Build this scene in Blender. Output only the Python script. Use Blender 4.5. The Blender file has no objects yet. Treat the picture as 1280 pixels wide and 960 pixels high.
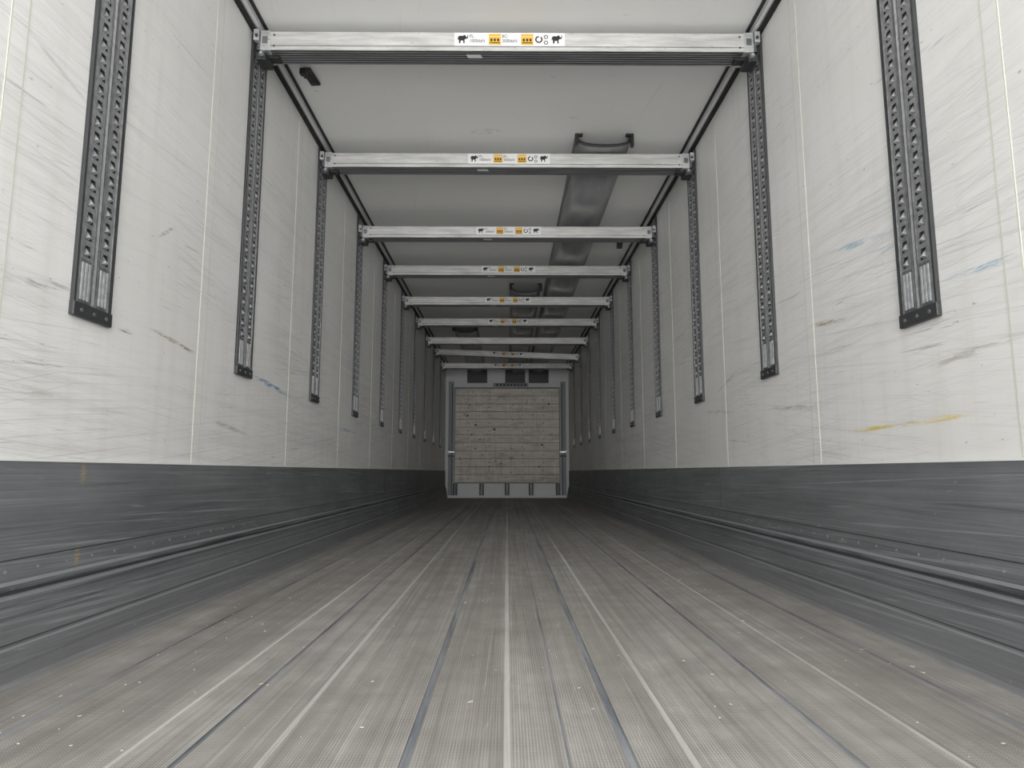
import bpy, math, random
from mathutils import Vector, Matrix
random.seed(7)
S = bpy.context.scene

# ------------------------------------------------------------------ dims
W = 1.23; H = 2.635; YB = 13.45; Y0 = -0.30; KICK = 0.53
CAMZ = 0.505

# ------------------------------------------------------------------ node helpers
class M:
    def __init__(s, name, color=(0.5,0.5,0.5), rough=0.5, metal=0.0, spec=None):
        s.m = bpy.data.materials.new(name); s.m.use_nodes = True
        s.nt = s.m.node_tree; s.b = s.nt.nodes['Principled BSDF']
        s.b.inputs['Base Color'].default_value = (*color, 1)
        s.b.inputs['Roughness'].default_value = rough
        s.b.inputs['Metallic'].default_value = metal
        if spec is not None: s.b.inputs['Specular IOR Level'].default_value = spec
        s._c = None
    def n(s, t): return s.nt.nodes.new(t)
    def l(s, a, b): s.nt.links.new(a, b)
    def coord(s):
        if s._c is None:
            s._c = s.n('ShaderNodeTexCoord').outputs['Object']
        return s._c
    def mapping(s, vec, loc=(0,0,0), rot=(0,0,0), scale=(1,1,1), typ='POINT'):
        k = s.n('ShaderNodeMapping'); k.vector_type = typ
        k.inputs['Location'].default_value = loc; k.inputs['Rotation'].default_value = rot
        k.inputs['Scale'].default_value = scale; s.l(vec, k.inputs['Vector']); return k.outputs[0]
    def noise(s, vec, scale=1, detail=4, rough=0.5, dist=0):
        k = s.n('ShaderNodeTexNoise'); k.inputs['Scale'].default_value = scale
        k.inputs['Detail'].default_value = detail; k.inputs['Roughness'].default_value = rough
        k.inputs['Distortion'].default_value = dist
        s.l(vec, k.inputs['Vector']); return k.outputs['Fac']
    def rng(s, v, a, b, c=0.0, d=1.0):
        k = s.n('ShaderNodeMapRange'); k.inputs['From Min'].default_value = a
        k.inputs['From Max'].default_value = b; k.inputs['To Min'].default_value = c
        k.inputs['To Max'].default_value = d; s.l(v, k.inputs['Value']); return k.outputs[0]
    def math(s, op, a, b=None):
        k = s.n('ShaderNodeMath'); k.operation = op
        for i, v in enumerate((a, b)):
            if v is None: continue
            if isinstance(v, (int, float)): k.inputs[i].default_value = v
            else: s.l(v, k.inputs[i])
        return k.outputs[0]
    def mix(s, fac, a, b):
        k = s.n('ShaderNodeMix'); k.data_type = 'RGBA'
        for i, v in ((0, fac), (6, a), (7, b)):
            if isinstance(v, (int, float)): k.inputs[i].default_value = v
            elif isinstance(v, tuple): k.inputs[i].default_value = (*v, 1)
            else: s.l(v, k.inputs[i])
        return k.outputs[2]
    def streak(s, rot, sc, lo, hi, detail=5, rough=0.6, loc=(0,0,0)):
        v = s.mapping(s.coord(), loc=loc, rot=rot)
        v = s.mapping(v, scale=sc)
        return s.rng(s.noise(v, 1, detail, rough), lo, hi)
    def stroke(s, c, ang, ln, wd, fr=25.0, sx=1000):
        v = s.mapping(s.coord(), loc=c, rot=(ang,0,0), scale=(sx, ln/2, wd/2), typ='TEXTURE')
        k = s.n('ShaderNodeVectorMath'); k.operation = 'LENGTH'; s.l(v, k.inputs[0])
        m = s.rng(k.outputs['Value'], 1.0, 0.4)
        nz = s.rng(s.noise(s.mapping(s.coord(), scale=(1, 0.35, 4)), fr, 4, 0.75), 0.44, 0.58)
        return s.math('MULTIPLY', m, nz)
    def color(s, c): s.l(c, s.b.inputs['Base Color'])
    def bump(s, h, strength=0.3, dist=0.002):
        k = s.n('ShaderNodeBump'); k.inputs['Strength'].default_value = strength
        k.inputs['Distance'].default_value = dist; s.l(h, k.inputs['Height'])
        s.l(k.outputs[0], s.b.inputs['Normal'])

# ------------------------------------------------------------------ materials
def wall_mat(name, side):
    m = M(name, rough=0.45, spec=0.35)
    base = m.mix(m.rng(m.noise(m.coord(), 1.3, 4), .3, .7), (.735,.735,.718), (.80,.80,.787))
    hm = m.n('ShaderNodeSeparateXYZ'); m.l(m.coord(), hm.inputs[0])
    low = m.rng(hm.outputs['Z'], 2.6, 1.3, 0.3, 1.0)
    area = m.rng(m.noise(m.coord(), 1.4, 3), .40, .62, .2, 1.0)
    area2 = m.rng(m.noise(m.mapping(m.coord(), loc=(4,2,7)), 1.8, 3), .44, .60, .05, 1.0)
    s1 = m.streak((math.radians(-6),0,0), (1, 1.0, 170), .54, .67, 5, .6)
    s2 = m.streak((math.radians(4),0,0), (1, 1.0, 230), .55, .67, 5, .6, (0,3,1))
    s3 = m.streak((math.radians(-15),0,0), (1, 1.6, 300), .60, .70, 5, .6, (0,7,4))
    s4 = m.streak((math.radians(1),0,0), (1, .6, 26), .46, .72, 6, .65, (0,1,9))
    s5 = m.streak((math.radians(12),0,0), (1, 1.8, 320), .62, .70, 5, .6, (0,5,14))
    s6 = m.streak((math.radians(-3),0,0), (1, 2.2, 80), .62, .69, 6, .68, (0,15,4))
    s7 = m.streak((math.radians(3),0,0), (1, 3.0, 50), .64, .70, 6, .7, (0,25,2))
    def a(v, k, ar=area): return m.math('MULTIPLY', m.math('MULTIPLY', v, ar), m.math('MULTIPLY', low, k))
    c = m.mix(a(s4, .42), base, (.47,.465,.45))
    c = m.mix(a(s1, .50), c, (.41,.42,.42))
    c = m.mix(a(s2, .45, area2), c, (.43,.43,.43))
    c = m.mix(a(s3, .45, area2), c, (.35,.36,.38))
    c = m.mix(a(s5, .42), c, (.40,.41,.42))
    c = m.mix(a(s6, .80, area2), c, (.24,.24,.25))
    c = m.mix(a(s7, .60, area), c, (.34,.31,.27))
    sp = m.rng(m.noise(m.mapping(m.coord(), scale=(1,14,34)), 1.6, 4, .65), .67, .72)
    c = m.mix(m.math('MULTIPLY', sp, .6), c, (.22,.23,.24))
    drip = m.rng(m.noise(m.mapping(m.coord(), scale=(1,14,1.2)), 1, 4, .6), .5, .72)
    c = m.mix(m.math('MULTIPLY', drip, .16), c, (.5,.49,.45))
    if side < 0:
        st = [((0,3.50,.95), math.radians(-4), .75, .034, (.06,.24,.42), 1),
              ((0,2.48,.98), math.radians(-5), .45, .02, (.25,.20,.15), .9),
              ((0,1.75,1.0), math.radians(10), .35, .03, (.3,.3,.3), .8),
              ((0,2.15,.955), 0, .10, .016, (.06,.06,.06), 1.0),
              ((0,2.35,1.36), math.radians(35), .16, .02, (.25,.25,.26), .8),
              ((0,1.75,1.60), math.radians(-12), .4, .02, (.4,.4,.4), .5),
              ((0,1.60,.72), math.radians(-3), .6, .03, (.42,.40,.36), .8),
              ((0,3.0,.70), math.radians(-6), .5, .03, (.38,.37,.34), .7),
              ((0,5.2,.82), 0, .8, .03, (.15,.3,.42), .8)]
    else:
        st = [((0,1.93,.655), 0, .36, .022, (.66,.50,.04), 1),
              ((0,2.25,.650), 0, .34, .020, (.66,.52,.08), 1),
              ((0,2.54,1.075), math.radians(7), .34, .024, (.30,.20,.10), 1),
              ((0,1.68,1.03), math.radians(3), .36, .024, (.18,.37,.48), .9),
              ((0,2.28,1.30), math.radians(9), .46, .028, (.28,.44,.52), .8),
              ((0,2.05,1.22), math.radians(8), .40, .022, (.30,.46,.54), .7),
              ((0,3.75,1.0), math.radians(-12), .40, .02, (.3,.25,.2), .7),
              ((0,3.9,.85), math.radians(5), .6, .025, (.3,.3,.32), .7),
              ((0,2.9,.78), math.radians(4), .6, .025, (.36,.35,.33), .7),
              ((0,1.75,.82), math.radians(-4), .5, .03, (.40,.38,.34), .7),
              ((0,1.9,1.75), math.radians(12), .5, .02, (.3,.3,.32), .6)]
    for cc, an, ln, wd, col, k in st:
        c = m.mix(m.math('MULTIPLY', m.stroke(cc, an, ln, wd), k), c, col)
    m.color(c)
    m.bump(m.noise(m.coord(), 3, 3), .10, .01)
    return m.m

WALL_L = wall_mat('wall_gelcoat_left', -1)
WALL_R = wall_mat('wall_gelcoat_right', 1)

def mk_ceiling():
    m = M('ceiling_gelcoat', rough=.5, spec=.35)
    base = m.mix(m.rng(m.noise(m.coord(), .9, 3), .3, .7), (.80,.80,.785), (.845,.848,.835))
    s1 = m.streak((0,0,math.radians(80)), (1.2, 30, 1), .66, .78, 5, .6)
    c = m.mix(m.math('MULTIPLY', s1, .25), base, (.45,.44,.42))
    sp = m.rng(m.noise(m.mapping(m.coord(), scale=(2,6,1)), 3, 4, .7), .68, .74)
    c = m.mix(m.math('MULTIPLY', sp, .4), c, (.4,.39,.37))
    v = m.mapping(m.coord(), loc=(-.14,4.02,H), rot=(0,0,math.radians(-6)), scale=(.12,.04,10), typ='TEXTURE')
    k = m.n('ShaderNodeVectorMath'); k.operation='LENGTH'; m.l(v,k.inputs[0])
    q = m.math('MULTIPLY', m.rng(k.outputs['Value'],1,.4), m.rng(m.noise(m.coord(),22,4,.7),.45,.6))
    c = m.mix(m.math('MULTIPLY', q, .5), c, (.38,.36,.33))
    m.color(c); return m.m
CEIL = mk_ceiling()

def mk_kick():
    m = M('kick_plate_aluminium', rough=.55, metal=.1, spec=.35)
    base = m.mix(m.rng(m.noise(m.mapping(m.coord(), scale=(1,.9,3)), 1.6, 6, .62), .30, .70), (.115,.124,.130), (.185,.196,.205))
    s1 = m.streak((0,0,0), (1, .5, 170), .50, .66, 5, .65)
    s2 = m.streak((math.radians(2),0,0), (1, .9, 100), .57, .68, 5, .65, (0,4,2))
    s3 = m.streak((math.radians(-1),0,0), (1, .8, 55), .58, .68, 5, .65, (0,9,5))
    s4 = m.streak((math.radians(1),0,0), (1, .7, 190), .57, .66, 5, .65, (0,2,15))
    s5 = m.streak((math.radians(6),0,0), (1, 2.5, 40), .64, .70, 6, .7, (0,12,15))
    c = m.mix(m.math('MULTIPLY', s1, .32), base, (.29,.30,.315))
    c = m.mix(m.math('MULTIPLY', s3, .50), c, (.065,.067,.072))
    c = m.mix(m.math('MULTIPLY', s2, .5), c, (.40,.41,.43))
    c = m.mix(m.math('MULTIPLY', s4, .5), c, (.065,.068,.072))
    c = m.mix(m.math('MULTIPLY', s5, .5), c, (.36,.37,.38))
    hm = m.n('ShaderNodeSeparateXYZ'); m.l(m.coord(), hm.inputs[0])
    band = m.math('MULTIPLY', m.rng(hm.outputs['Z'], .17,.205), m.rng(hm.outputs['Z'], .255,.225))
    bn = m.rng(m.noise(m.mapping(m.coord(), scale=(1,.9,60)), 1.2, 5, .65), .44, .56)
    c = m.mix(m.math('MULTIPLY', m.math('MULTIPLY', band, bn), .85), c, (.028,.028,.031))
    toe = m.rng(hm.outputs['Z'], .15, .0)
    c = m.mix(m.math('MULTIPLY', toe, .35), c, (.27,.268,.263))
    sp = m.rng(m.noise(m.mapping(m.coord(), scale=(1,10,12)), 2.5, 5, .7), .67, .72)
    c = m.mix(m.math('MULTIPLY', sp, .5), c, (.42,.40,.37))
    for cc in ((-W,1.97,.50),(-W,1.97,.27)):
        k = m.stroke(cc, 0, .03, .07, 60, .3)
        c = m.mix(m.math('MULTIPLY', k, .7), c, (.50,.32,.10))
    m.color(c)
    m.bump(m.noise(m.mapping(m.coord(), scale=(1,1.2,7)), 1.8, 4), .5, .012)
    return m.m
KICKM = mk_kick()
KICKD = M('kick_plate_groove', (.06,.063,.067), .6).m
KICKB = M('kick_plate_edge', (.24,.25,.262), .5, .1).m  # lighter plate tone: highlights painted on the ledge tops; rivets share it

def mk_floor(name, seam=False, rib=False):
    m = M(name, rough=.62, spec=.3)
    if seam:
        c = m.mix(m.rng(m.noise(m.mapping(m.coord(), scale=(20,1.5,1)), 1.5, 5, .6), .35, .65), (.13,.14,.155), (.30,.31,.325))
        m.color(c); return m.m
    A, B = ((.385,.368,.345), (.51,.492,.465)) if not rib else ((.44,.43,.41), (.57,.56,.54))
    c = m.mix(m.rng(m.noise(m.mapping(m.coord(), scale=(3,.5,1)), 1.6, 6, .6), .32, .68), A, B)
    d1 = m.streak((0,0,0), (18, .16, 1), .42, .66, 5, .55)
    d2 = m.streak((0,0,math.radians(.6)), (65, .35, 1), .52, .68, 6, .65, (2,4,0))
    d3 = m.streak((0,0,math.radians(-.8)), (55, .35, 1), .52, .66, 6, .65, (6,1,0))
    d4 = m.streak((0,0,0), (3.0, .8, 1), .45, .66, 6, .68, (1,7,0))
    d5 = m.streak((0,0,math.radians(9)), (70, 2.0, 1), .62, .68, 5, .65, (1,9,0))
    d6 = m.streak((0,0,0), (5.0, 2.4, 1), .58, .68, 6, .7, (11,3,0))
    k = .75 if rib else 1
    c = m.mix(m.math('MULTIPLY', d1, .52*k), c, (.20,.188,.175))
    c = m.mix(m.math('MULTIPLY', d4, .42*k), c, (.23,.20,.172))
    c = m.mix(m.math('MULTIPLY', d6, .35*k), c, (.18,.165,.15))
    c = m.mix(m.math('MULTIPLY', d2, .46), c, (.70,.69,.665))
    c = m.mix(m.math('MULTIPLY', d3, .52*k), c, (.15,.14,.13))
    c = m.mix(m.math('MULTIPLY', d5, .3), c, (.68,.67,.65))
    w1 = m.n('ShaderNodeTexWave'); w1.bands_direction = 'Y'; w1.inputs['Scale'].default_value = 48
    w2 = m.n('ShaderNodeTexWave'); w2.bands_direction = 'X'; w2.inputs['Scale'].default_value = 52
    m.l(m.coord(), w1.inputs['Vector']); m.l(m.coord(), w2.inputs['Vector'])
    g = m.math('MULTIPLY', w1.outputs['Fac'], w2.outputs['Fac'])
    if not rib:
        gm = m.math('MULTIPLY', m.rng(g, .10, .55, 1, 0), m.rng(m.noise(m.coord(), 7, 4, .6), .35,.65,.4,.8))
        c = m.mix(gm, c, (.165,.155,.142))
        m.bump(g, .45, .002)
    m.color(c)
    return m.m
FLOOR = mk_floor('floor_embossed'); SEAM = mk_floor('floor_seam', True); RIB = mk_floor('floor_rib', rib=True)

def mk_alu(name, base=(.62,.63,.64), dark=(.35,.36,.37), rough=.38, metal=.75):
    m = M(name, base, rough, metal)
    c = m.mix(m.rng(m.noise(m.mapping(m.coord(), scale=(2,20,20)), 2, 5, .65), .35, .7), base, dark)
    sp = m.rng(m.noise(m.mapping(m.coord(), scale=(9,30,30)), 2, 3, .6), .64, .70)
    c = m.mix(m.math('MULTIPLY', sp, .55), c, (.2,.2,.2))
    m.color(c)
    m.bump(m.noise(m.mapping(m.coord(), scale=(1,60,60)), 2, 3), .1, .001)
    return m.m
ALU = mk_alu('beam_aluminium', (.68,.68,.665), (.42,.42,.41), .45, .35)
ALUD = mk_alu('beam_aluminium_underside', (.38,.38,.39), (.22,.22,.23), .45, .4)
STEEL = mk_alu('galvanised_steel', (.22,.225,.235), (.11,.115,.12), .45, .5)
STEELM = mk_alu('galvanised_steel_mid', (.38,.39,.40), (.20,.205,.21), .42, .5)
STEELB = mk_alu('galvanised_steel_bright', (.66,.67,.68), (.44,.45,.46), .35, .5)
DARKM = M('dark_steel', (.055,.057,.06), .5, .4).m
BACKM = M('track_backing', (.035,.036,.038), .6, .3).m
BLACK = M('black_plastic', (.012,.012,.013), .45).m
RUB = M('black_seal', (.015,.015,.016), .7).m
STRIP = M('joint_cover', (.76,.765,.745), .45).m
SEAL = M('cream_sealant', (.64,.63,.54), .6).m
RAIL = M('corner_rail', (.50,.51,.52), .45, .2).m
LABEL = M('label_white', (.74,.74,.74), .4).m
INK = M('label_ink', (.015,.015,.015), .5).m
YEL = M('label_yellow', (.72,.42,.04), .5).m
FRAME = M('bulkhead_frame_white', (.66,.68,.69), .5).m
FRAMEG = M('bulkhead_pillar_grey', (.24,.255,.27), .5).m

def mk_duct():
    m = M('duct_fabric', rough=.36, spec=.6)
    c = m.mix(m.rng(m.noise(m.mapping(m.coord(), scale=(5,1,5)), 2, 4), .3, .7), (.20,.205,.21), (.33,.335,.345))
    m.color(c); m.bump(m.noise(m.mapping(m.coord(), scale=(6,2,6)), 2, 3), .35, .012); return m.m
DUCT = mk_duct()

def mk_wood():
    m = M('weathered_boards', rough=.75, spec=.2)
    c = m.mix(m.rng(m.noise(m.mapping(m.coord(), scale=(1.5,1,12)), 2.2, 7, .7), .32, .68), (.93,.89,.82), (.66,.61,.54))
    k = m.rng(m.noise(m.mapping(m.coord(), scale=(1.3,1,3.2), loc=(3,0,5)), 1.6, 8, .78), .50, .66)
    c = m.mix(m.math('MULTIPLY', k, .55), c, (.33,.285,.25))
    k = m.rng(m.noise(m.mapping(m.coord(), scale=(3.5,1,4.0), loc=(8,0,1)), 2.6, 3, .5), .665, .70)
    c = m.mix(m.math('MULTIPLY', k, .9), c, (.06,.05,.045))
    k = m.rng(m.noise(m.mapping(m.coord(), scale=(26,1,.9), loc=(1,0,3)), 1.2, 6, .7), .54, .70)
    c = m.mix(m.math('MULTIPLY', k, .50), c, (.26,.23,.205))
    hm = m.n('ShaderNodeSeparateXYZ'); m.l(m.coord(), hm.inputs[0])
    g = m.math('MULTIPLY', m.rng(hm.outputs['Z'], 1.1, .35), m.rng(m.noise(m.mapping(m.coord(), scale=(4,1,1)),2,5,.6),.35,.6))
    c = m.mix(m.math('MULTIPLY', g, .35), c, (.30,.26,.22))
    k = m.rng(m.noise(m.mapping(m.coord(), scale=(.8,1,40), loc=(1,0,3)), 1.5, 6, .7), .5, .72)
    c = m.mix(m.math('MULTIPLY', k, .6), c, (.92,.90,.86))
    m.color(c); m.bump(m.noise(m.mapping(m.coord(), scale=(3,1,30)), 2, 4), .4, .004); return m.m
WOOD = mk_wood()
CHIP = M('wood_chip', (.60,.54,.45), .8).m

# ------------------------------------------------------------------ mesh builder
class B:
    def __init__(s): s.v=[]; s.f=[]; s.mi=[]; s.mats=[]; s.sm=[]
    def mat(s, m):
        if m not in s.mats: s.mats.append(m)
        return s.mats.index(m)
    def face(s, pts, m, smooth=False):
        i = len(s.v); s.v += [tuple(p) for p in pts]
        s.f.append(tuple(range(i, i+len(pts)))); s.mi.append(s.mat(m)); s.sm.append(smooth)
    def mesh(s, vs, fs, m, smooth=False):
        i = len(s.v); s.v += [tuple(p) for p in vs]
        for f in fs:
            s.f.append(tuple(i+k for k in f)); s.mi.append(s.mat(m)); s.sm.append(smooth)
    def box(s, x0,x1,y0,y1,z0,z1, m, bev=0.0):
        if x1<x0: x0,x1=x1,x0
        if bev<=0:
            vs=[(x,y,z) for x in (x0,x1) for y in (y0,y1) for z in (z0,z1)]
            fs=[(0,1,3,2),(4,6,7,5),(0,4,5,1),(2,3,7,6),(0,2,6,4),(1,5,7,3)]
            s.mesh(vs,fs,m)
        else:
            import bmesh
            bm=bmesh.new(); bmesh.ops.create_cube(bm,size=1)
            for v in bm.verts:
                v.co=Vector(((x0+x1)/2+v.co.x*(x1-x0),(y0+y1)/2+v.co.y*(y1-y0),(z0+z1)/2+v.co.z*(z1-z0)))
            bmesh.ops.bevel(bm,geom=bm.edges[:],offset=bev,segments=2,affect='EDGES',profile=.5)
            bm.verts.index_update()
            s.mesh([v.co[:] for v in bm.verts],[[v.index for v in f.verts] for f in bm.faces],m)
            bm.free()
    def cyl(s, c, axis, r, h, m, n=16, smooth=True):
        ax={'x':(Vector((1,0,0)),Vector((0,1,0)),Vector((0,0,1))),
            'y':(Vector((0,1,0)),Vector((0,0,1)),Vector((1,0,0))),
            'z':(Vector((0,0,1)),Vector((1,0,0)),Vector((0,1,0)))}[axis]
        c=Vector(c); vs=[]
        for e in (-.5,.5):
            for k in range(n):
                a=2*math.pi*k/n
                vs.append(c+ax[0]*h*e+ax[1]*r*math.cos(a)+ax[2]*r*math.sin(a))
        s.mesh(vs,[(k,(k+1)%n,n+(k+1)%n,n+k) for k in range(n)],m,smooth)
        s.face(vs[:n][::-1],m); s.face(vs[n:],m)
    def prof(s, pts, y0, y1, mats, axis='y', closed=False):
        n=len(pts)
        for i in range(n if closed else n-1):
            a=pts[i]; b=pts[(i+1)%n]
            m=mats[i] if isinstance(mats,list) else mats
            if axis=='y': q=[(a[0],y0,a[1]),(b[0],y0,b[1]),(b[0],y1,b[1]),(a[0],y1,a[1])]
            else: q=[(y0,a[0],a[1]),(y0,b[0],b[1]),(y1,b[0],b[1]),(y1,a[0],a[1])]
            s.face(q,m)
        if closed:
            for yy in (y0,y1):
                s.face([(p[0],yy,p[1]) if axis=='y' else (yy,p[0],p[1]) for p in pts], mats[0] if isinstance(mats,list) else mats)
    def data(s,name,recalc=False):
        me=bpy.data.meshes.new(name); me.from_pydata(s.v,[],s.f)
        for m in s.mats: me.materials.append(m)
        me.polygons.foreach_set('material_index',s.mi)
        me.polygons.foreach_set('use_smooth',s.sm)
        me.update()
        if recalc:
            import bmesh
            bm=bmesh.new(); bm.from_mesh(me); bmesh.ops.recalc_face_normals(bm,faces=bm.faces[:]); bm.to_mesh(me); bm.free()
        return me
    def obj(s,name,loc=(0,0,0),rot=(0,0,0),recalc=False):
        return place(name,s.data(name,recalc),loc,rot)
def place(name,me,loc=(0,0,0),rot=(0,0,0)):
    o=bpy.data.objects.new(name,me); o.location=loc; o.rotation_euler=rot
    S.collection.objects.link(o); return o

# ------------------------------------------------------------------ shell
POSTS=[1.95+1.155*k for k in range(10)]
JOINTS=[.45,1.58,2.68,3.80,4.95,6.10,7.26,8.41,9.57,10.72,11.88,13.0]
for side,nm,wm in ((-1,'wall_left',WALL_L),(1,'wall_right',WALL_R)):
    b=B(); X=side*W
    b.box(X,X+side*.08,Y0,YB+.1,-.10,H+.08,wm)
    for j in JOINTS:
        b.box(X,X-side*.0012,j-.026,j+.026,KICK+.002,H-.03,wm)
        for e in (-.029,.029):
            b.box(X,X-side*.0012,j+e-.0022,j+e+.0022,KICK+.002,H-.03,SEAL)
    b.obj(nm)
    k=B()
    P=[(.000,.532),(.010,.532),(.010,.306),(.013,.302),(.013,.292),(.010,.288),(.010,.238),(.020,.230),(.020,.217),
       (.012,.214),(.012,.206),(.028,.198),(.032,.160),(.030,.156),(.030,.150),(.036,.146),(.041,.098),(.039,.094),(.039,.088),(.046,.084),(.053,.012),(.060,.004),(.064,.000)]
    mats=[KICKB,KICKM,KICKM,KICKM,KICKD,KICKM,KICKB,KICKM,KICKD,KICKD,KICKB,KICKM,KICKM,KICKM,KICKM,KICKM,KICKD,KICKM,KICKB,KICKM,KICKM,KICKM]
    k.prof([(X-side*p,z) for p,z in P],Y0,YB,mats)
    k.prof([(X-side*p,z) for p,z in P]+[(X,0)],Y0-.001,Y0,KICKM,closed=True)
    y=.2
    while y<YB-.1:
        k.cyl((X-side*.0105,y,.262),'x',.0045,.003,KICKB,8); y+=.115
    for y in (1.0,3.9,6.8,9.7,12.5):
        k.box(X-side*.010,X-side*.0112,y-.002,y+.002,.310,.53,KICKD)
    k.box(X,X-side*.013,Y0,YB,.532,.538,STRIP)
    k.obj('baseboard_left' if side<0 else 'baseboard_right')
    t=B()
    xs=lambda a:side*a
    t.box(xs(1.172),xs(1.228),Y0,YB,H-.012,H,RAIL)
    t.box(xs(1.160),xs(1.172),Y0,YB,H-.014,H,RUB)
    t.box(xs(1.210),xs(1.2285),Y0,YB,H-.030,H-.012,RUB)
    t.box(xs(1.186),xs(1.200),Y0,YB,H-.017,H-.012,STRIP)
    t.obj('trim_left' if side<0 else 'trim_right')

b=B(); b.box(-W,W,Y0,YB+.1,H,H+.08,CEIL)
b.obj('ceiling')

# floor
seams=[.02+.4*(k+.5) for k in range(-3,3)]
seams=[x for x in seams if abs(x)<1.12]
feat=[]
for x in seams: feat+= [(x,.009 if abs(x)<.3 else .006,'s')]
ribs=[(0.0,.007,'r'),(.33,.006,'r'),(-.43,.006,'r'),(-.69,.004,'r'),(.80,.004,'r'),(.11,.0025,'f')]
feat+=ribs; feat.sort()
pts=[(-W,0)]; mats=[]
for x,h,t in feat:
    if x-h<=pts[-1][0]: continue
    if t=='s':
        seg=[(x-h,0),(x-h+.001,-.004),(x+h-.001,-.004),(x+h,0)]; mm=[FLOOR,SEAM,SEAM,SEAM]
    else:
        R=RIB if t=='r' else SEAM; e=.0015 if t=='r' else -.002
        seg=[(x-h,0),(x-h+.001,e),(x+h-.001,e),(x+h,0)]; mm=[FLOOR,R,R,R]
    pts+=seg; mats+=mm
pts.append((W,0)); mats.append(FLOOR)
b=B(); b.prof(pts[::-1],Y0,YB+.1,mats[::-1])
b.box(-W,W,Y0,YB+.1,-.10,-.005,SEAM)
b.obj('floor')

# ------------------------------------------------------------------ bulkhead
b=B()
b.box(-W,W,YB,YB+.08,0,H,FRAME)
b.obj('wall_back')
b=B(); yf=YB
for s in (-1,1):
    b.box(s*1.065,s*1.165,yf-.05,yf,.0,2.30,FRAMEG,.004)
    b.box(s*1.085,s*1.10,yf-.055,yf-.05,.05,2.25,DARKM)
    b.box(s*1.04,s*1.17,yf-.075,yf-.05,.80,.83,DARKM)
    b.box(s*1.04,s*1.17,yf-.075,yf-.05,.88,.91,STEELB)
rows=[.155,.15,.16,.15,.165,.15,.155,.16,.15,.155,.16,.15]
z=.30
b.box(-1.04,1.04,yf-.02,yf,.30,.30+sum(rows),DARKM)
for i,h in enumerate(rows):
    b.box(-1.04,1.04,yf-.045-random.uniform(0,.008),yf,z+.004,z+h-.004,WOOD,.003); z+=h
ztop=z
b.box(-1.05,-1.03,yf-.06,yf,.30,ztop,FRAMEG); b.box(1.03,1.05,yf-.06,yf,.30,ztop,FRAMEG)
for xx in (-.78,-.35,.30,.72):
    for zz in [.38+.155*i for i in range(12)]:
        b.cyl((xx,yf-.055,zz),'y',.010,.008,DARKM,8)
b.box(-1.05,1.05,yf-.07,yf,ztop,ztop+.025,FRAMEG)
b.box(-1.16,1.16,yf-.03,yf,.0,.29,FRAME)
b.box(-1.16,1.16,yf-.06,yf-.03,.0,.05,FRAME,.004)
b.box(-1.05,1.05,yf-.06,yf-.03,.28,.30,FRAMEG)
for xx in (-1.02,-.50,.0,.47,1.0):
    b.box(xx-.045,xx+.045,yf-.075,yf-.03,.05,.28,DARKM,.004)
    b.box(xx-.008,xx+.008,yf-.080,yf-.075,.05,.27,STEEL)
b.box(-1.16,1.16,yf-.04,yf,ztop+.025,H-.03,FRAME)
b.box(-.28,.42,yf-.055,yf-.04,ztop+.035,ztop+.11,FRAMEG)
for i in range(9):
    x=-.22+i*.07; b.box(x,x+.04,yf-.057,yf-.055,ztop+.05,ztop+.095,INK)
for xx in (-.60,.16,.63):
    b.box(xx-.20,xx+.20,yf-.06,yf-.04,2.27,2.54,DARKM,.006)
    b.box(xx-.18,xx+.18,yf-.065,yf-.058,2.29,2.525,BLACK)
    for i in range(4): b.box(xx-.165,xx+.165,yf-.072,yf-.065,2.335+i*.04,2.341+i*.04,DARKM)
b.obj('bulkhead_panel')

# ------------------------------------------------------------------ load tracks
def track_mesh():
    b=B(); zb=.955; zt=2.60; hw=.09
    b.box(0,.003,-hw,hw,zb,zt,BACKM)
    for s in (-1,1):
        b.box(0,.012,min(s*.090,s*.083),max(s*.090,s*.083),zb+.03,zt,DARKM)
        b.box(0,.011,min(s*.076,s*.072),max(s*.076,s*.072),zb+.03,zt,STEELM)
        b.box(0,.011,min(s*.012,s*.016),max(s*.012,s*.016),zb+.03,zt,STEEL)
    b.box(0,.009,-.006,.006,zb+.03,zt,STEELB)
    x=.009; p=.05
    for cy in (-.0435,.0435):
        w=.0275
        z=zb+.16
        b.box(.003,x,cy-w,cy+w,zb+.03,z,STEEL)
        for e in (-.016,0,.016): b.box(x,x+.003,cy+e-.004,cy+e+.004,zb+.04,z-.01,STEELB)
        while z+p<=zt+1e-6:
            o=[(cy-w,z),(cy+w,z),(cy+w,z+p),(cy-w,z+p)]
            i=[(cy-.016,z+.008),(cy+.016,z+.008),(cy+.011,z+.042),(cy-.011,z+.042)]
            for k in range(4):
                a,c=o[k],o[(k+1)%4]; d,e=i[(k+1)%4],i[k]
                b.face([(x,*a),(x,*c),(x,*d),(x,*e)],STEELM)
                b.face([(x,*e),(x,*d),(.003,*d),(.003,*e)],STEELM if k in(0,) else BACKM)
            b.mesh([(.003,cy-.009,z+.012),(.003,cy+.009,z+.012),(.016,cy+.006,z+.017),(.016,cy-.006,z+.017),(.003,cy,z+.038)],
                   [(0,1,2,3),(3,2,4),(1,4,2),(0,3,4)],STEELB)  # bright tab added in the slot to imitate its lit edge
            z+=p
    b.box(0,.016,-hw-.003,hw+.003,zb-.012,zb+.030,DARKM,.003)
    for cy in (-.06,0,.06): b.cyl((.017,cy,zb+.008),'x',.006,.004,STEEL,8)
    return b.data('load_track')
TM=track_mesh()
for y in POSTS:
    place('load_track',TM,(-W,y,0))
    place('load_track',TM,(W,y,0),(0,0,math.pi))

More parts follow.
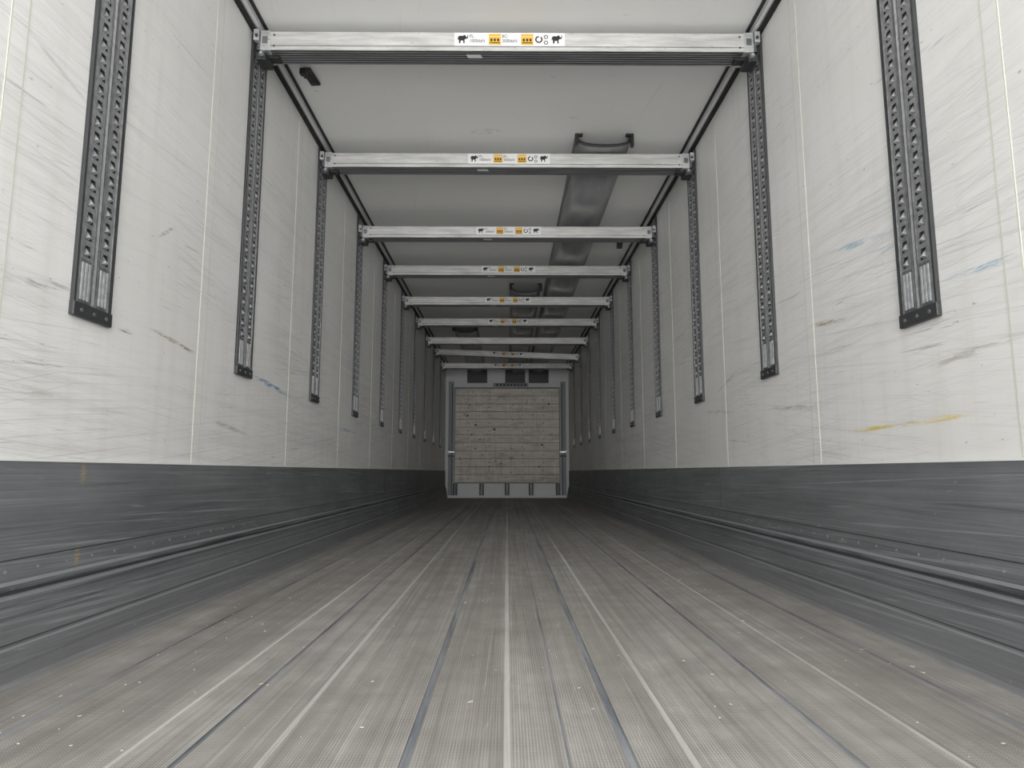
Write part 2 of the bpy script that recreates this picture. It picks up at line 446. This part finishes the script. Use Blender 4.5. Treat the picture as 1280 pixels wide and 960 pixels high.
# ------------------------------------------------------------------ beams
def text_mesh(txt,size):
    cu=bpy.data.curves.new('t','FONT'); cu.body=txt; cu.size=size; cu.align_x='LEFT'
    o=bpy.data.objects.new('t',cu); S.collection.objects.link(o)
    bpy.context.view_layer.update()
    dg=bpy.context.evaluated_depsgraph_get()
    me=bpy.data.meshes.new_from_object(o.evaluated_get(dg))
    vs=[(v.co.x,v.co.y) for v in me.vertices]; fs=[tuple(p.vertices) for p in me.polygons]
    bpy.data.objects.remove(o); bpy.data.curves.remove(cu); bpy.data.meshes.remove(me)
    return vs,fs
ELE=[(-.50,.10),(-.46,.26),(-.30,.34),(-.10,.34),(.02,.30),(.10,.40),(.22,.42),(.32,.34),(.38,.22),(.46,.20),(.50,.30),(.46,.40),(.52,.44),(.58,.30),(.54,.10),(.44,.04),(.34,.06),
     (.26,.00),(.20,-.06),(.22,-.40),(.08,-.40),(.06,-.14),(-.18,-.12),(-.24,-.40),(-.38,-.40),(-.38,-.10),(-.44,.02),(-.48,-.10),(-.52,-.06)]
def beam_mesh(label=True):
    b=B(); L=1.175; h=.095; d=.12
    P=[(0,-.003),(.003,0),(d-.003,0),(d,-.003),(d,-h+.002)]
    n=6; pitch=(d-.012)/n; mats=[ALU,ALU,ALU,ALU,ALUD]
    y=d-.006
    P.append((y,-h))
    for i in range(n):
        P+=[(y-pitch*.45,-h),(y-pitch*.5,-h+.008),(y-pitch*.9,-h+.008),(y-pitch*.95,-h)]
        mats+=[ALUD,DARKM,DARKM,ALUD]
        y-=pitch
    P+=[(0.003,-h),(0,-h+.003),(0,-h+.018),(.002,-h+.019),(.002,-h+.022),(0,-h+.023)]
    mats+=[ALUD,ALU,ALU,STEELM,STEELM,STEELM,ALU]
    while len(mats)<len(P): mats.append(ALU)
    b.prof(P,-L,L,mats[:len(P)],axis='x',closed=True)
    for s in (-1,1):
        def bx(a,c,*r): b.box(min(s*a,s*c),max(s*a,s*c),*r)
        bx(1.135,1.180,-.004,d+.004,-h-.004,.003,STEELB,.003)
        bx(1.145,1.17,-.006,-.003,-h+.03,-.03,STEEL)
        bx(1.180,1.200,.015,d-.015,-.085,-.005,STEEL,.003)
        bx(1.200,1.2125,.03,.09,-.075,-.045,DARKM)
        bx(1.200,1.2125,.03,.09,-.030,-.010,DARKM)
        bx(1.15,1.205,.012,d-.012,-h-.040,-h-.004,DARKM,.005)
        bx(1.10,1.155,.035,d-.035,-h-.020,-h-.004,BLACK,.004)
        b.cyl((s*1.172,.008,-h-.020),'y',.015,.018,STEEL,14)
        b.cyl((s*1.172,-.004,-h-.020),'y',.007,.014,STEELB,10)
        bx(1.150,1.158,-.012,.02,-h-.058,-h-.02,DARKM,.002)
        bx(1.185,1.211,-.012,.02,-.05,.005,STEELB,.003)
        b.cyl((s*1.195,-.014,-.03),'y',.008,.006,DARKM,10)
        for zz in (-.02,-.075): b.cyl((s*1.115,-.001,zz),'y',.005,.003,DARKM,8)
    if label:
        y=-.0012; cx=.01
        def q(x0,x1,z0,z1,m,yy=y): b.face([(x0+cx,yy,z0),(x1+cx,yy,z0),(x1+cx,yy,z1),(x0+cx,yy,z1)],m)
        q(-.265,.265,-.072,-.004,LABEL)
        y2=-.002
        for ex,fl in ((-.225,1),(.225,1)):
            b.face([(cx+ex+px*.046*fl,y2,-.038+pz*.052) for px,pz in ELE],INK)
        for tx,t in ((-.192,'PL:\n1000daN'),(-.037,'BC:\n3000daN')):
            vs,fs=text_mesh(t,.0225)
            b.mesh([(cx+tx+vx*.88,y2,-.030+vz*1.05) for vx,vz in vs],fs,INK)
        for x0 in (-.100,.055):
            q(x0,x0+.058,-.066,-.010,YEL,-.0016)
            q(x0+.008,x0+.018,-.048,-.034,INK,-.002); q(x0+.024,x0+.034,-.048,-.034,INK,-.002); q(x0+.040,x0+.050,-.048,-.034,INK,-.002)
            q(x0+.004,x0+.054,-.058,-.053,INK,-.002)
            q(x0,x0+.058,-.0245,-.0225,LABEL,-.002)
        for k,(xx,zz,r) in enumerate(((.140,-.038,.018),(.174,-.025,.010),(.174,-.054,.010))):
            n=20; R=r; r2=r*.62
            for i in range(n):
                if k==0 and i in (3,4): continue
                a0=2*math.pi*i/n; a1=2*math.pi*(i+1)/n
                b.face([(cx+xx+R*math.cos(a0),y2,zz+R*math.sin(a0)),(cx+xx+R*math.cos(a1),y2,zz+R*math.sin(a1)),
                        (cx+xx+r2*math.cos(a1),y2,zz+r2*math.sin(a1)),(cx+xx+r2*math.cos(a0),y2,zz+r2*math.sin(a0))],INK)
        b.face([(-.20,.03,-h-.001),(-.13,.03,-h-.001),(-.12,.06,-h-.001),(-.19,.06,-h-.001)],LABEL)
    return b.data('load_bar',True)
BM=beam_mesh(True); BM2=beam_mesh(False)
tops=[2.092,2.05,1.99,2.02,2.01,2.02,1.995,1.99,1.98]
for i,t in enumerate(tops):
    ry=0
    if i==7: ry=math.radians(2.2)
    place('load_bar',BM if i not in (6,) else BM2,(0,POSTS[i+1]-.11,CAMZ+t),(0,ry,0))

# ------------------------------------------------------------------ air ducts (squeezed where they pass over the bars)
def duct(xc,y0,width=.34,sag=.105):
    b=B(); n=24; ys=[]; y=y0
    while y<YB-.09: ys.append(y); y+=.035
    ys.append(YB-.09)
    vs=[]
    bars=[(POSTS[i+1]-.05, H-(CAMZ+t)-.012-(.035 if i==7 else 0)) for i,t in enumerate(tops)]
    for y in ys:
        yb,lim=min(bars,key=lambda q:abs(q[0]-y))
        d=max(0,abs(y-yb)-.075)
        f=min(1,d/.50); f=f*f*(3-2*f)
        full=sag+.065
        lo=min(lim,sag-.005)
        sg=lo+(full-lo)*f
        if y<y0+.3:
            g=(y-y0)/.3
            sg=sg*g+min(sg,sag)*(1-g)
        wd=width*(1-.12*(sg/full-.5))
        for k in range(n+1):
            a=(-1+2*k/n)*math.pi/2
            xx=math.copysign(abs(math.sin(a))**.8,math.sin(a))*wd/2
            zz=-sg*(math.cos(a)**.6 if math.cos(a)>1e-6 else 0)
            vs.append((xc+xx,y,H-.003+zz))
    fs=[]
    for j in range(len(ys)-1):
        for k in range(n):
            a=j*(n+1)+k; fs.append((a,a+1,a+n+2,a+n+1))
    b.mesh(vs,fs,DUCT,True)
    for s in (-1,1):
        b.box(xc+s*width/2-.012,xc+s*width/2+.012,y0,YB-.09,H-.006,H,DUCT)
    for k in range(n):
        p=vs[k]; q=vs[k+1]
        P=Vector((p[0],0,p[2])); Q=Vector((q[0],0,q[2])); d=(Q-P).normalized(); nn=Vector((-d.z,0,d.x))*.005
        c=[P+nn,Q+nn,Q-nn,P-nn]
        b.mesh([(v.x,yy,v.z) for yy in (y0-.012,y0+.012) for v in c],[(0,1,2,3),(7,6,5,4),(0,4,5,1),(1,5,6,2),(2,6,7,3),(3,7,4,0)],BLACK)
    for s in (-1,1):
        b.box(xc+s*(width/2+.004)-.010,xc+s*(width/2+.004)+.010,y0-.015,y0+.015,H-.085,H,BLACK,.003)
        b.box(xc+s*(width/2-.015)-.02,xc+s*(width/2-.015)+.02,y0-.012,y0+.012,H-.014,H,BLACK)
    return b.obj('air_duct')
duct(.615,4.05,.345,.085); duct(.21,7.6-.12); duct(-.62,9.72)

# ------------------------------------------------------------------ ceiling clips
def clip(x,y,r):
    b=B(); k=1.35
    b.box(-.020*k,.020*k,-.055*k,.055*k,-.016,0,BLACK,.004)
    b.box(-.017*k,.017*k,-.070*k,-.020*k,-.036,-.012,BLACK,.004)
    b.cyl((0,.045,-.018),'z',.012,.008,DARKM,10)
    b.box(-.014*k,.014*k,-.082*k,-.058*k,-.055,-.024,BLACK,.004)
    b.obj('ceiling_clip',(x,y,H),(0,0,r))
clip(-1.065,3.42,math.radians(-6)); clip(1.06,6.15,math.radians(-8))

# ------------------------------------------------------------------ debris
b=B()
for i in range(480):
    y=.7+random.random()**1.6*9; x=random.uniform(-1.1,1.1)
    if random.random()<.35: x=math.copysign(random.uniform(.8,1.14),x)
    r=random.uniform(.0015,.005) if random.random()<.94 else random.uniform(.005,.011)
    a=random.random()*6.28; e=random.uniform(.25,.8)
    p=[]
    for k in range(5):
        t=a+k*1.2566; rr=r*random.uniform(.6,1.1)
        lx=rr*math.cos(t-a); ly=rr*e*math.sin(t-a)
        p.append((x+lx*math.cos(a)-ly*math.sin(a),y+lx*math.sin(a)+ly*math.cos(a),.0022+random.uniform(0,.0015)))
    b.mesh(p+[(q[0],q[1],.0016) for q in p],[(0,1,2,3,4)]+[(k,(k+1)%5,5+(k+1)%5,5+k) for k in range(5)],CHIP)
b.obj('wood_chips')

# ------------------------------------------------------------------ light
w=bpy.data.worlds.new('overcast'); S.world=w; w.use_nodes=True
bg=w.node_tree.nodes['Background']; bg.inputs[0].default_value=(1,.995,.99,1); bg.inputs[1].default_value=3.8
sd=bpy.data.lights.new('hazy_sun','SUN'); sd.energy=2.9; sd.angle=math.radians(45); sd.color=(1,.985,.96)
so=bpy.data.objects.new('hazy_sun',sd); S.collection.objects.link(so)
so.rotation_euler=(math.radians(89),0,0)
so.location=(0,-4,1.5)

# ------------------------------------------------------------------ camera
cd=bpy.data.cameras.new('camera'); cd.sensor_width=36; cd.lens=844/1280*36; cd.clip_start=.02
co=bpy.data.objects.new('camera',cd); S.collection.objects.link(co)
co.location=(0,0,CAMZ); co.rotation_euler=(math.radians(90+7.42),0,math.radians(-.41))
S.camera=co
S.view_settings.view_transform='Standard'
S.view_settings.look='None'
